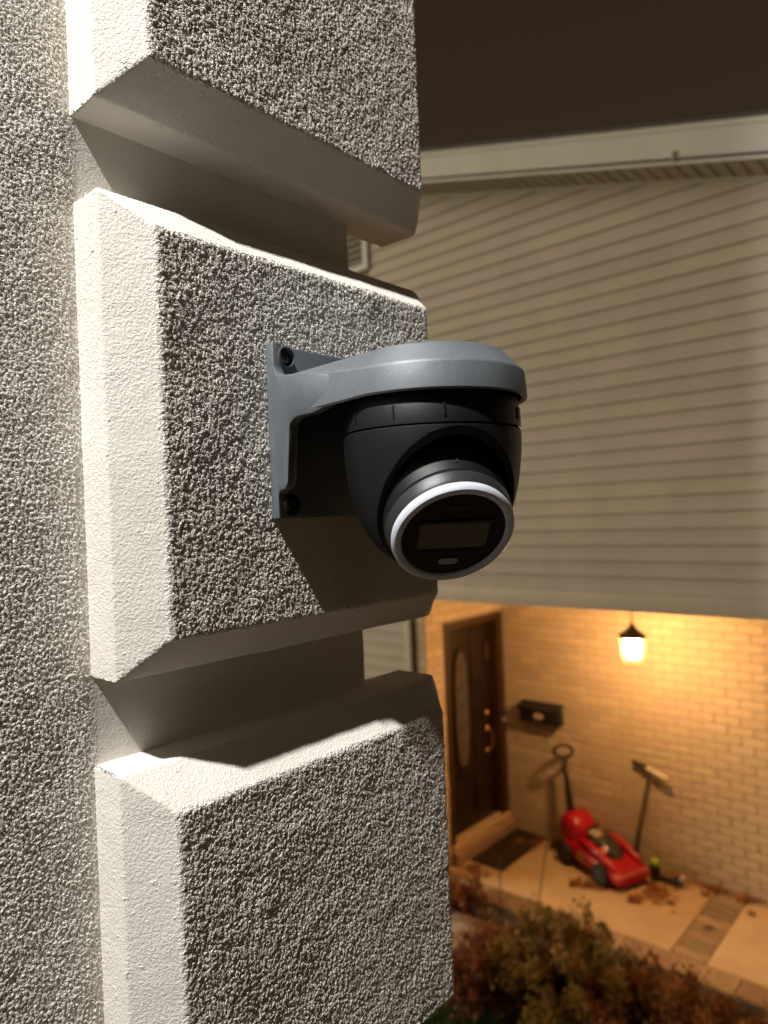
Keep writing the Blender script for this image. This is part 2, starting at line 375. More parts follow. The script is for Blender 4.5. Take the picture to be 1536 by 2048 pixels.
for j in range(n-1): b.f.append([k+j, k+j+1, k+n+j+1, k+n+j])
b.f.append([k+n+j for j in range(n)])
for j in range(n-1): b.f.append([j, j+1, k+j+1, k+j])
can = b.build('canopy', M_brk, sc, True); can.data.set_sharp_from_angle(angle=math.radians(24))
for (sx, sz) in ((XL+.0095, .1105), (XL+.0095, .0095), (XR-.0095, .1105), (XR-.0095, .0095)):
    c = V(sx, YP-.0040, z_(sz)); ax = (0, -1, 0)
    b = B(); b.lathe([(.0074, 0), (.0074, .0050), (.0066, .0052), (.0062, .0010), (.0001, .0008)], c, ax, 24); h = b.build('screw_boss', M_brk if sz > .05 else M_hole, br, True)
    b = B(); b.lathe([(.0061, .0006), (.0061, .0012), (.0001, .0012)], c, ax, 20); b.build('screw_recess', M_hole, br)
    b = B(); b.lathe([(.0042, .0012), (.0042, .0026), (.0030, .0036), (.0010, .0038)], c, ax, 20); s_ = b.build('screw', M_screw, br, True)
    b = B(); b.box((sx-.0026, YP-.0080, z_(sz)-.0005), (sx+.0026, YP-.0076, z_(sz)+.0005)); b.box((sx-.0005, YP-.00805, z_(sz)-.0026), (sx+.0005, YP-.00765, z_(sz)+.0026)); b.build('screw_slot', M_hole, br)
# turret
nl = V(-.4441, -.6105, -.6558).normalized(); Ce = V(cxm, cym, z_(.0200)); axc = V(cxm, cym, ZC)
b = B(); b.lathe([(.050, .0850), (.0560, .0835), (.0575, .0660), (.0583, .0645), (.0583, .0528), (.0576, .0524), (.050, .0524)], axc, n=96); ringb = b.build('base_ring', M_body, sc, True)
for a in np.arange(0, 2*math.pi, math.pi/6)+.27:
    dr = V(math.cos(a), math.sin(a), 0); tg = V(-dr.y, dr.x, 0); c = axc + dr*.0583
    b = B(); b.add([c + tg*x + dr*y + V(0, 0, h) for h in (.0565, .0640) for x, y in ((-.0006, -.001), (.0006, -.001), (.0006, .0007), (-.0006, .0007))], [(0,1,2,3),(4,5,6,7),(0,1,5,4),(1,2,6,5),(2,3,7,6),(3,0,4,7)]); b.build('grip_notch', M_body, ringb)
# housing bowl with a round opening along the lens axis, cut by a boolean
outer = [(.0500, .0520), (.0572, .0520), (.0583, .0510), (.0585, .0470), (.0581, .0380), (.0572, .0290), (.0556, .0180), (.0532, .0080), (.0500, -.0020), (.0458, -.0110), (.0400, -.0195), (.0320, -.0275), (.0220, -.0335), (.0100, -.0365), (.0010, -.0370)]
inner = [(.0010, -.0345), (.0100, -.0340), (.0300, -.0255), (.0440, -.0090), (.0515, .0100), (.0545, .0290), (.0550, .0450), (.0500, .0470)]
b = B(); b.lathe(outer+inner, axc, n=128)
b.f = b.f[:-2]; n_ = 128; m_ = len(outer+inner)
for j in range(n_): b.f.append([(m_-1)*n_+j, (m_-1)*n_+(j+1) % n_, (j+1) % n_, j])
hs = b.build('housing', M_body, sc, True)
ref = V(0, 0, 1)
b = B(); b.lathe([(.0001, .0318), (.12, .0318), (.12, .12), (.0001, .12)], Ce, nl + .13*(V(0, 0, 1) - nl.z*nl).normalized(), 96); cut = b.build('cutter', M_body)
md = hs.modifiers.new('cut', 'BOOLEAN'); md.object = cut; md.operation = 'DIFFERENCE'; md.solver = 'EXACT'
dg = bpy.context.evaluated_depsgraph_get(); me = bpy.data.meshes.new_from_object(hs.evaluated_get(dg)); hs.modifiers.clear(); hs.data = me
me.set_sharp_from_angle(angle=math.radians(35)); bpy.data.objects.remove(cut)
# eyeball with its snout, trim ring, face
b = B(); pr = [(.0500*math.sin(a), -.0500*math.cos(a)) for a in np.linspace(.02, math.pi*.5+.30, 20)]
pr += [(.0445, .0240), (.0412, .0300), (.0396, .0375), (.0390, .0390), (.0402, .0398), (.0394, .0465), (.0384, .0480), (.036, .0481)]
col_ = pr[-5:]; pr = pr[:-5] + [(.0360, .0393)]; col_ = [(.0340, .0372), (.0398, .0372), (.0406, .0378)] + col_
b.lathe(pr, Ce, nl, 96); eye = b.build('eyeball', M_body, sc, True)  # black rather than graphite: the canopy's shade is put into the eyeball colour
b = B(); b.lathe(col_, Ce, nl, 96); b.build('collar', M_snout, eye, True)
b = B(); b.lathe([(.0340, .0470), (.0382, .0478), (.0386, .0500), (.0382, .0522), (.0370, .0535), (.0346, .0538), (.0330, .0530), (.0326, .0517), (.0326, .0480)], Ce, nl, 128); b.build('trim_ring', M_ring, eye, True)
b = B(); b.lathe([(.0001, .0480), (.0334, .0480), (.0334, .0512), (.0330, .0516), (.0001, .0516)], Ce, nl, 96); face = b.build('face_plate', M_blk, sc, True)
fu = (V(0, 0, 1) - nl.z*nl).normalized(); fr = fu.cross(nl).normalized()      # up and right of the face as seen from in front
def rrect(w, h, r, cx_=0, cy_=0, off=0, n=7):
    pts = []
    for sx, sy, a0 in ((1, 1, 0), (-1, 1, 90), (-1, -1, 180), (1, -1, 270)):
        for a in np.linspace(a0, a0+90, n): pts.append(Ce + nl*off + fr*(cx_ + sx*(w-r) + r*math.cos(math.radians(a))) + fu*(cy_ + sy*(h-r) + r*math.sin(math.radians(a))))
    return pts
b = B(); k_ = 28
o1 = rrect(.0245, .0125, .003, 0, -.0005, .0517); o2 = rrect(.0225, .0105, .002, 0, -.0005, .0508); o3 = rrect(.0250, .0130, .003, 0, -.0005, .0512)
b.v += o3 + o1 + o2
for i in range(2):
    for j in range(k_): b.f.append([i*k_+j, i*k_+(j+1) % k_, (i+1)*k_+(j+1) % k_, (i+1)*k_+j])
o1b = rrect(.0245, .0125, .003, 0, -.0005, .0524); o2b = rrect(.0222, .0102, .002, 0, -.0005, .0520)
b = B(); b.v += o1 + o1b + o2b + rrect(.0222, .0102, .002, 0, -.0005, .0515)
for i in range(3):
    for j in range(k_): b.f.append([i*k_+j, i*k_+(j+1) % k_, (i+1)*k_+(j+1) % k_, (i+1)*k_+j])
b.build('window_bezel', M_blk, face)
b = B(); b.prism(rrect(.0221, .0101, .002, 0, -.0005, .0514), nl*.0004); b.build('lens_window', M_lens, face)
b = B(); b.prism(rrect(.0062, .0024, .0024, 0, -.0215, .0514), nl*.0010); b.build('led_lens', M_led, face)
b = B(); b.prism(rrect(.0078, .0036, .0036, 0, -.0215, .0513), nl*.0006); b.build('led_recess', M_hole, face)
b = B(); b.prism(rrect(.0085, .0016, .0016, 0, .0215, .0513), nl*.0006); b.build('sensor_slot', M_hole, face)
b = B(); b.prism(rrect(.0007, .0007, .0007, .0145, -.0195, .0514), nl*.0005); b.build('microphone_hole', M_hole, face)
# small triangle mark on top of the eyeball
a_ = V(*Ce) + nl*.0325 + fu*.0404
b = B(); b.prism([a_+fr*.0016, a_-fr*.0016, a_+(fu*.55-nl*.85)*.0030], (fu+nl*.3)*.0006); b.build('alignment_mark', M_screw, sc)

# ------------------------------------------------------------------ neighbour house
XS, YD, XB = 5.0, 4.0, 6.28
RK = lambda y: 1.724 + .28*y                               # underside of the rake, relative to eye height
nh = thing('neighbour_house', (XS, YD, 0), 'neighbouring house with beige vinyl siding above a lit buff brick porch', 'house')
YR, YL = -1.6, 6.6
b = B(); b.prism([(XS+.02, YR, z_(-.75)), (XS+.02, YL, z_(-.75)), (XS+.02, YL, z_(RK(YL))), (XS+.02, YR, z_(RK(YR)))], (.14, 0, 0))
b.box((XS+.02, 4.05, .0), (XS+.16, YL, z_(-.751))); sw = b.build('siding_wall', M_mort, nh)
PER = .1145
WZ0, WZ1, WY0, WY1 = 2.36, 2.92, 4.53, 5.55                 # gable window opening
def plank(zb, y0, y1, y0t=None):
    y0t = y0 if y0t is None else y0t; zt = zb + PER
    pr_ = [(XS+.004, zb), (XS-.0105, zb), (XS-.011, zb+.004), (XS-.0045, zb+PER*.45), (XS-.001, zb+PER*.97), (XS+.004, zt)]
    b = B()
    f = lambda z: y0 + (y0t-y0)*(z-zb)/PER
    b.v += [V(x, f(z), z_(z)) for x, z in pr_] + [V(x, y1, z_(z)) for x, z in pr_]; n = len(pr_)
    for i in range(n): b.f.append([i, (i+1) % n, n+(i+1) % n, n+i])
    b.f.append(list(range(n))); b.f.append(list(range(n, 2*n)))
    b.build('siding_plank', M_side, sw)
zb = -.63
while zb < RK(YL):
    y0 = max(YR, (zb-1.724)/.28); y0t = max(YR, (zb+PER-1.724)/.28)
    if y0t < YL-.1:
        if zb+PER > WZ0-.04 and zb < WZ1+.04:
            if y0t < WY0-.1: plank(zb, y0, WY0-.045, y0t)
            plank(zb, max(y0, WY1+.045), YL, max(y0t, WY1+.045))
        else: plank(zb, y0, YL, y0t)
    zb += PER
zb = -.63 - PER
while zb > -3.30:
    plank(zb, 4.21, YL); zb -= PER
b = B(); b.box((XS-.020, YR, z_(-.765)), (XS+.03, 4.205, z_(-.632)), .003); b.build('lower_trim', M_side, nh, True)
b = B(); b.box((XS-.022, 4.145, 0), (XS+.03, 4.208, z_(-.766)), .004); b.build('corner_post', M_corner, nh, True)
# window in the gable
b = B()
for (ya, yb, za, zb_) in ((WY0-.042, WY0+.018, WZ0-.04, WZ1+.04), (WY1-.018, WY1+.042, WZ0-.04, WZ1+.04), (WY0+.0185, WY1-.0185, WZ0-.04, WZ0+.02), (WY0+.0185, WY1-.0185, WZ1-.02, WZ1+.04)):
    b.box((XS-.022, ya, z_(za)), (XS+.05, yb, z_(zb_)))
win = b.build('window', M_trim, nh)
b = B(); b.box((XS+.012, WY0+.01, z_(WZ0+.01)), (XS+.018, WY1-.01, z_(WZ1-.01))); b.build('pane', M_winp, win)
for i in range(8):
    h = WZ0+.05+i*.066; b = B(); b.prism([(XS+.002, WY0+.02, z_(h)), (XS+.012, WY0+.02, z_(h+.03)), (XS+.013, WY0+.02, z_(h+.03)), (XS+.003, WY0+.02, z_(h))], (0, WY1-WY0-.04, 0)); b.build('blind_slat', M_blind, win)
# rake: soffit panels, inner moulding, fascia board, roof
OV = .33
sl_ = math.hypot(1, .28)
b = B(); b.prism([(XS-OV, YR, z_(RK(YR))+.012), (XS+.1, YR, z_(RK(YR))+.012), (XS+.1, YR, z_(RK(YR))+.03), (XS-OV, YR, z_(RK(YR))+.03)], (0, YL-YR, .28*(YL-YR))); sof = b.build('soffit', M_sof, nh)
y = YR
while y < YL-.1:
    b = B(); d0, d1 = .004, .088
    p = lambda yy, dz, x: V(x, yy, z_(RK(yy)) + dz)
    x0, x1 = XS-OV+.012, XS-.016
    b.v += [p(y+d0, .008, x0), p(y+d0+.012, .0, x0), p(y+d1-.004, .0, x0), p(y+d1, .008, x0), p(y+d0, .008, x1), p(y+d0+.012, .0, x1), p(y+d1-.004, .0, x1), p(y+d1, .008, x1)]
    b.f += [[0, 1, 5, 4], [1, 2, 6, 5], [2, 3, 7, 6], [0, 4, 7, 3], [0, 3, 2, 1], [4, 5, 6, 7]]
    b.build('soffit_panel', M_sof, sof); y += .096
b = B(); b.prism([(XS-.015, YR, z_(RK(YR))-.022), (XS-.001, YR, z_(RK(YR))-.022), (XS-.001, YR, z_(RK(YR))+.01), (XS-.015, YR, z_(RK(YR))+.01)], (0, YL-YR, .28*(YL-YR))); b.build('rake_moulding', M_corner, nh)
q = z_(RK(YR))
b = B(); b.prism([(XS-OV, YR, q-.010), (XS-OV+.012, YR, q-.010), (XS-OV+.012, YR, q+.235), (XS-OV-.012, YR, q+.235), (XS-OV-.012, YR, q+.205), (XS-OV, YR, q+.195)], (0, YL-YR, .28*(YL-YR))); fas = b.build('fascia', M_trim, nh)
yy = 1.545; b = B(); b.box((XS-OV-.007, yy, z_(RK(yy))+.008), (XS-OV-.0005, yy+.022, z_(RK(yy))+.075)); b.build('drip_mark', M_blind, fas)  # small dark box added for the drip stain on the fascia
b = B(); b.prism([(XS-OV-.02, YR, q+.2355), (XS+3.5, YR, q+.2355), (XS+3.5, YR, q+.26), (XS-OV-.02, YR, q+.26)], (0, YL-YR, .28*(YL-YR))); b.build('roof', M_edge, nh)
# porch shell
b = B(); b.box((XS+.161, YR, z_(-.62)), (XB+.3, YD+.3, z_(-.56))); b.build('porch_ceiling', M_ceil, nh)
b = B(); b.box((XB+.006, YR, 0), (XB+.25, YD+.12, z_(-.621))); bw = b.build('brick_wall', M_mort, nh)
DX0, DX1, DZ = 5.275, 6.262, -1.03                          # door opening incl. frame
b = B(); b.box((XS+.017, YD+.006, 0), (DX0, YD+.13, z_(-.621))); b.box((DX0, YD+.006, z_(DZ)), (XB+.006, YD+.13, z_(-.621))); dw = b.build('door_wall', M_mort, nh)
BL, BH, JT = .205, .0772, .010
def brick_box(L, D, H):
    b_ = B(); b_.box((0, 0, 0), (L, D, H), .004); return b_
b = brick_box(.012, BL-JT, BH-JT)
# simple chamfered brick, front towards -X
def brick_verts(o, along, out, L):
    """o lower start corner on the wall plane, along = unit vector, out = outward normal"""
    z = V(0, 0, 1); c = .004; H = BH-JT; d = .0075 + random.uniform(-.0012, .0012)
    base = [o - out*.006, o+along*L - out*.006, o+along*L+z*H - out*.006, o+z*H - out*.006]
    mid = [p + out*(.006 + d - .003) for p in base]
    tp = [o+along*c+z*c+out*d, o+along*(L-c)+z*c+out*d, o+along*(L-c)+z*(H-c)+out*d, o+along*c+z*(H-c)+out*d]
    vs = base+mid+tp; fs = [[8, 9, 10, 11]]
    for i in range(4): j = (i+1) % 4; fs += [[i, j, 4+j, 4+i], [4+i, 4+j, 8+j, 8+i]]
    return vs, fs
shared = None; count = 0; rest = B()
rows = int((ZC-.621)/BH)
cells = []
for r in range(rows):
    z0 = .1 + r*BH
    if z0 + BH > z_(-.622): break
    y = YD - (BL/2 if r % 2 else 0)
    if r % 2: rest.add(*brick_verts(V(XB+.006, YD-BL/2+JT, z0), V(0, 1, 0), V(-1, 0, 0), BL/2-JT))
    while y > YR+.3:
        cells.append((y, z0)); y -= BL
cells_main = [c for c in cells if c[0] < 2.95 and c[0] > 1.22][:300]
cm = set(cells_main)
for y, z0 in cells:
    o_ = V(XB+.006, y-BL+JT, z0)
    if (y, z0) in cm:
        if shared is None:
            vs, fs = brick_verts(V(0, 0, 0), V(0, 1, 0), V(-1, 0, 0), BL-JT); shared = mesh_of('brick', vs, fs, M_brick)
        o = bpy.data.objects.new('brick', shared); COL.objects.link(o); o.parent = bw; o.location = o_ + V(random.uniform(-.0015, .0015), 0, 0) - ORG[bw.name]
    else: rest.add(*brick_verts(o_, V(0, 1, 0), V(-1, 0, 0), BL-JT))
M_brick2 = leaf_mat('buff_brick_field', [(.64, .52, .375), (.59, .475, .335), (.68, .55, .40), (.56, .45, .32), (.62, .49, .345)]); M_brick2.node_tree.nodes['Principled BSDF'].inputs['Roughness'].default_value = .88
tag(rest.build('brick_field', M_brick2, bw), kind='stuff')
rest = B()
for r in range(rows):
    z0 = .1 + r*BH
    if z0 + BH > z_(-.622): break
    # end of the door wall facing the gap between the houses
    rest.add(*brick_verts(V(XS+.017, 4.012, z0), V(0, 1, 0), V(-1, 0, 0), .118))
    x = XS + .013 - (BL/2 if r % 2 else 0)
    while x < XB:
        a, c = max(x, XS+.013), min(x+BL-JT, XB-.002)
        if z_(DZ) > z0 - .01: c = min(c, DX0-.004)
        if c-a > .02: rest.add(*brick_verts(V(a, YD+.006, z0), V(1, 0, 0), V(0, -1, 0), c-a))
        x += BL
tag(rest.build('brick_field', M_brick2, dw), kind='stuff')
# front door
ZT = -3.07
b = B()
b.box((DX0, YD-.012, z_(ZT)), (DX0+.065, YD+.12, z_(DZ-.001)), .004); b.box((DX1-.100, YD-.012, z_(ZT)), (DX1, YD+.12, z_(DZ-.001)), .004); b.box((DX0+.0655, YD-.010, z_(DZ-.075)), (DX1-.1005, YD+.12, z_(DZ-.002)), .004)
df = b.build('door_frame', M_frame, nh, True)
b = B(); b.box((DX0+.066, YD+.070, z_(ZT+.002)), (DX1-.101, YD+.118, z_(DZ-.076)), .002); door = b.build('door', M_wood, nh, True)
for (xa, xb_, za, zb_) in ((5.40, 5.70, -2.96, -2.56), (5.79, 6.09, -2.96, -2.56), (5.79, 6.09, -2.42, -1.86), (5.79, 6.09, -1.74, -1.20)):
    b = B(); b.box((xa, YD+.060, z_(za)), (xb_, YD+.0705, z_(zb_)), .006); b.build('panel', M_wood, door, True)
def oval(cx0, cz0, w, h, n=36): return [(cx0 + w*math.copysign(abs(math.cos(a))**.7, math.cos(a)), cz0 + h*math.copysign(abs(math.sin(a))**.7, math.sin(a))) for a in np.linspace(0, 2*math.pi, n, endpoint=False)]
b = B(); b.prism([(x, YD+.063, z_(z)) for x, z in oval(5.62, -1.90, .115, .56)], (0, .006, 0)); b.build('glass_lite', M_pane, door)
b = B()
o1, o2 = oval(5.62, -1.90, .145, .60), oval(5.62, -1.90, .110, .55); k = len(o1)
b.v += [V(x, YD+.069, z_(z)) for x, z in o1] + [V(x, YD+.052, z_(z)) for x, z in o1] + [V(x, YD+.052, z_(z)) for x, z in o2] + [V(x, YD+.069, z_(z)) for x, z in o2]
for i in range(3):
    for j in range(k): b.f.append([i*k+j, i*k+(j+1) % k, (i+1)*k+(j+1) % k, (i+1)*k+j])
b.build('lite_moulding', M_wood, door, True)
for i in range(5):
    b = B(); b.tube([(5.53, YD+.060, z_(-2.32+i*.2)), (5.71, YD+.060, z_(-2.22+i*.2))], .004, 6); b.build('lead_bar', M_iron, door)
for x, z, r in ((6.03, -2.03, .034), (6.03, -2.19, .036), (6.02, -2.40, .030)):
    b = B(); b.lathe([(r, 0), (r, .008), (r*.7, .016), (r*.35, .03), (.001, .032)], (x, YD+.070, z_(z)), (0, -1, 0), 24); b.build('lock_rose', M_brass, door, True)
b = B(); b.tube([(6.03, YD+.06, z_(-2.19)), (6.03, YD+.02, z_(-2.20)), (6.05, YD+.012, z_(-2.25)), (6.04, YD+.02, z_(-2.36)), (6.02, YD+.06, z_(-2.40))], .010, 8); b.build('handle', M_brass, door, True)
b = B(); b.box((6.055, YD+.050, z_(-1.50)), (6.085, YD+.0695, z_(-1.33)), .003); b.build('knocker_plate', M_brass, door, True)
b = B(); b.box((DX0, YD-.035, z_(-3.13)), (DX1, YD+.12, z_(ZT)-.0005), .004); b.build('threshold', M_conc, nh, True)
b = B(); b.box((DX0-.02, YD-.085, .1), (DX1+.012, YD+.003, z_(-3.131)), .006); b.build('door_step', M_pav, nh, True)
b = B(); b.lathe([(.022, 0), (.022, .012), (.012, .016), (.001, .017)], (DX1-.040, YD-.012, z_(-2.13)), (0, -1, 0), 20); b.build('doorbell', M_ring, df, True)

# ------------------------------------------------------------------ porch floor, pavers, path
b = B(); b.box((4.955, YR, -.05), (XB+.005, YD+.005, .088)); pf = tag(b.build('porch_floor', M_mort), kind='structure')
for (ya, yb_) in ((1.985, 3.985), (-.30, 1.735)):
    b = B(); b.box((5.175, ya, .07), (6.20, yb_, .1), .003); b.build('concrete_pad', M_conc, pf, True)
def paver(x0, y0, x1, y1):
    b_ = B(); b_.box((0, 0, 0), (x1-x0, y1-y0, .03), .004); b_.v = [v for v in b_.v]
    o = b_.build('paver', M_pav, None, org=(0, 0, 0)); o.parent = pf; o.location = V(x0, y0, .0685+random.uniform(0, .002)) - ORG[pf.name]; return o
x = 5.18
while x < 6.15: paver(x, 1.742, x+.118, 1.978); x += .124
y = YR+.1
while y < 3.9: paver(4.962, y, 5.168, y+.194); y += .200
y = YR+.1
while y < 3.6: paver(6.206, y, 6.272, y+.194); y += .2
b = B(); b.box((3.2, 3.02, -.02), (4.80, 3.85, .012), .004); tag(b.build('path', M_path), kind='structure')
eg = B(); eg.box((4.83, 3.02, -.02), (4.95, 4.9, .055), .008); tag(eg.build('edging_timber', M_edge, None, True, org=(4.89, 3.5, 0)), 'dark grey timber edging along the porch floor beside the shrubs', 'edging')
b = B(); b.box((4.0, -.6, -.03), (4.95, 3.01, .014)); tag(b.build('planting_bed', M_soil), kind='structure')
b = B(); b.box((5.43, 3.56, .1005), (6.24, 3.905, .112), .004); tag(b.build('doormat', M_mat, None, True, org=(5.83, 3.67, .1)), 'dark brown doormat on the porch floor below the front door', 'doormat')

# ------------------------------------------------------------------ lantern on its chain
LX, LY = 5.5, 2.305
ln = thing('hanging_lantern', (LX, LY, z_(-1.245)), 'lit porch lantern with bronze pointed cap hanging from the porch ceiling', 'lantern')
b = B(); b.tube([(LX, LY, z_(-.622)), (LX, LY, z_(-.94))], .006, 8); b.build('chain', M_cap, ln)
b = B(); b.lathe([(.012, -.925), (.016, -.945), (.028, -.965), (.058, -.992), (.088, -1.012), (.106, -1.030), (.104, -1.045), (.094, -1.046), (.012, -1.03)], (LX, LY, ZC), n=40); b.build('cap', M_cap, ln, True)
for k in range(6):
    a0, a1 = [math.radians(60*k+12+i) for i in (0, 60)]
    P4 = [V(LX+r*math.cos(a), LY+r*math.sin(a), z_(h)) for r, h, a in ((.098, -1.047, a0), (.098, -1.047, a1), (.076, -1.222, a1), (.076, -1.222, a0))]
    b = B(); nn = (P4[1]-P4[0]).cross(P4[2]-P4[0]).normalized(); b.prism(P4, -nn*.003); b.build('glass_pane', M_pglass, ln)
    b = B(); b.tube([P4[0], P4[3]], .0035, 6); b.build('glazing_bar', M_brass, ln)
b = B(); b.lathe([(.076, -1.2225), (.079, -1.228), (.070, -1.240), (.02, -1.244)], (LX, LY, ZC), n=24); b.build('base_cup', M_pglass, ln, True)
b = B(); b.lathe([(.03, -1.06), (.062, -1.07), (.066, -1.10), (.060, -1.17), (.045, -1.20), (.02, -1.205)], (LX, LY, ZC), n=24); b.build('glowing_bulb', M_glow, ln, True)

# ------------------------------------------------------------------ mailbox on the brick wall
mb = thing('mailbox', (XB, 3.55, z_(-2.10)), 'black iron wall mailbox with pale emblem beside the front door', 'mailbox')
b = B(); b.box((XB-.115, 3.345, z_(-2.095)), (XB-.004, 3.77, z_(-1.955)), .006); bx_ = b.build('box', M_iron, mb, True)
b = B(); b.prism([(XB-.128, 3.335, z_(-1.962)), (XB-.002, 3.335, z_(-1.915)), (XB-.002, 3.335, z_(-1.905)), (XB-.130, 3.335, z_(-1.952))], (0, .447, 0)); b.build('lid', M_iron, mb)
b = B(); b.prism([(XB-.1155, 3.555+.055*math.cos(a), z_(-2.02)+.032*math.sin(a)) for a in np.linspace(0, 2*math.pi, 20, endpoint=False)], (-.004, 0, 0)); b.build('emblem', M_beige, mb)
for yy in (3.42, 3.69):
    b = B(); b.tube([(XB-.06, yy, z_(-2.095)), (XB-.06, yy, z_(-2.14)), (XB-.075, yy, z_(-2.165)), (XB-.10, yy, z_(-2.16)), (XB-.11, yy, z_(-2.135))], .006, 8); b.build('newspaper_hook', M_iron, mb)

# ------------------------------------------------------------------ red lawn mower
hd = V(-.35, -.937, 0).normalized(); sd = V(.937, -.35, 0).normalized(); MC = V(6.00, 2.91, .1)
mw = thing('lawn_mower', MC, 'red and black electric push mower parked against the brick porch wall', 'lawn mower')
def P3(s, w, h): return MC + hd*s + sd*w + V(0, 0, h)
def loft(secs, n=20, e=3.2):
    b_ = B()
    for s, w, z0, z1 in secs:
        for j in range(n):
            a = 2*math.pi*j/n; c, q_ = math.cos(a), math.sin(a)
            b_.v.append(P3(s, w*math.copysign(abs(c)**(2/e), c), (z0+z1)/2 + (z1-z0)/2*math.copysign(abs(q_)**(2/e), q_)))
    m = len(secs)
    for i in range(m-1):
        for j in range(n): b_.f.append([i*n+j, i*n+(j+1) % n, (i+1)*n+(j+1) % n, (i+1)*n+j])
    b_.f.append(list(range(n))); b_.f.append([(m-1)*n+j for j in range(n)]); return b_
deck = loft([(-.30, .15, .07, .20), (-.27, .175, .06, .225), (-.10, .185, .05, .235), (.10, .195, .045, .225), (.24, .200, .045, .190), (.34, .195, .045, .155), (.40, .185, .045, .125), (.425, .17, .05, .105)]).build('deck', M_red, mw, True)
loft([(-.36, .11, .20, .34), (-.34, .135, .16, .40), (-.28, .150, .15, .435), (-.20, .145, .15, .425), (-.13, .125, .16, .36), (-.10, .10, .18, .28)]).build('rear_hood', M_red, mw, True)
loft([(-.08, .06, .18, .29), (-.04, .105, .17, .330), (.05, .128, .17, .335), (.15, .115, .17, .295), (.22, .085, .16, .245), (.26, .04, .15, .20)], e=2.2).build('engine_cover', M_eng, mw, True)
for s_ in (-1, 1):
    b = B(); pts = [P3(-.08, s_*.125, .255), P3(.05, s_*.145, .262), P3(.18, s_*.150, .232), P3(.30, s_*.150, .178), P3(.37, s_*.150, .145)]
    b.tube(pts, [.028, .036, .036, .028, .012], 12); b.build('deck_ridge', M_red, mw, True)
b = B(); b.tube([P3(.405, w, .125 - abs(w)*.06) for w in np.linspace(-.18, .18, 9)], .016, 10); b.build('nose_trim', M_red2, mw, True)
b = B(); b.lathe([(.030, 0), (.030, .006), (.001, .008)], P3(.20, -.135, .262), V(0, 0, 1)+hd*.3-sd*.4, 20); b.build('badge', M_red2, mw)
b = loft([(-.03, .045, .31, .343), (.02, .055, .31, .348), (.08, .045, .31, .344)], e=2.2); b.v = [v - sd*.035 for v in b.v]; b.build('engine_label', M_beige, mw, True)
b = B(); b.tube([P3(-.11, -.02, .30), P3(-.09, .10, .335)], .016, 8); b.build('height_lever', M_dk, mw, True)
b = B(); b.lathe([(.042, 0), (.042, .004), (.001, .006)], P3(-.03, -.186, .14), -sd, 20); b.build('side_badge', M_brass, mw)
for s_, w, r in ((-.22, -.170, .098), (.23, -.182, .092), (-.22, .165, .098), (.23, .182, .092)):
    b = B(); o = 1 if w > 0 else -1; b.lathe([(r*.55, 0), (r*.92, 0), (r, .010), (r, .040), (r*.92, .050), (r*.55, .050)], P3(s_, w, r), sd*o, 28); wh = b.build('wheel', M_dk, mw, True)
    b = B(); b.lathe([(r*.54, .0), (r*.54, .052), (r*.3, .058), (.001, .058)], P3(s_, w, r), sd*o, 20); b.build('hub', M_edge, wh, True)
gt = V(6.13, 3.285, z_(-2.30)); hb = P3(-.31, -.02, .40)
b = B(); b.tube([hb - V(0, 0, .06), hb, hb.lerp(gt, .5), gt - V(0, .0, .085)], [.050, .044, .026, .017], 12); b.build('handle_shaft', M_dk, mw, True)
b = B(); ra = (rt*1.0); b.tube([gt + ra*(.088*math.cos(a)) + V(0, 0, .062*math.sin(a)) for a in np.linspace(-math.pi/2, 1.5*math.pi, 25)], .015, 10); b.build('handle_grip', M_dk, mw, True)

# ------------------------------------------------------------------ other tools by the wall
tp, tb = V(6.225, 2.50, z_(-2.34)), V(6.20, 2.69, .105)
tl = thing('squeegee_broom', tb, 'long thin handled squeegee with pale and black head leaning on the brick wall', 'broom')
b = B(); b.tube([tb, tp], [.013, .011], 10); b.build('shaft', M_pole, tl, True)
d_ = (V(6.15, 2.315, z_(-2.365)) - V(6.20, 2.645, z_(-2.285))).normalized()
b = B(); b.tube([tp - d_*.165, tp - d_*.03], .022, 10); b.build('head_clamp', M_dk, tl, True)
b = B(); b.tube([tp - d_*.03, tp + d_*.07, tp + d_*.185], [.020, .026, .018], 10); b.build('head', M_pale, tl, True)
cn = thing('garden_canister', (6.10, 2.44, .1), 'small black canister with lime green cap beside the red mower', 'canister')
b = B(); b.lathe([(.040, .0), (.042, .006), (.042, .115), (.036, .13), (.02, .132)], (6.10, 2.44, .1), n=28); b.build('body', M_dk, cn, True)
b = B(); b.lathe([(.038, .132), (.041, .136), (.041, .165), (.034, .172), (.001, .174)], (6.10, 2.44, .1), n=28); b.build('cap', M_lime, cn, True)
tr = thing('hand_blower', (6.09, 2.28, .1), 'small black hand tool with pale tip lying by the brick wall', 'hand tool')
b = B(); b.tube([(6.10, 2.385, .135), (6.10, 2.33, .130), (6.095, 2.26, .140), (6.09, 2.215, .165)], [.028, .022, .038, .034], 12); b.build('body', M_dk, tr, True)
b = B(); b.tube([(6.09, 2.216, .166), (6.088, 2.195, .205)], [.024, .020], 12); b.build('tip', M_pale, tr, True)
# thin stakes in the bed
for (a, c, lab) in (((4.90, 3.240, .0), (4.90, 3.231, z_(-2.80)), 'thin upright plant stake beside the dark edging timber'), ((4.90, 2.95, .0), (4.92, 2.795, z_(-2.53)), 'thin leaning plant stake rising out of the shrubs')):
    b = B(); b.tube([a, c], .0055, 8); tag(b.build('plant_stake', M_pole, None, True, org=a), lab, 'stake', 'thin stakes in the planting bed')

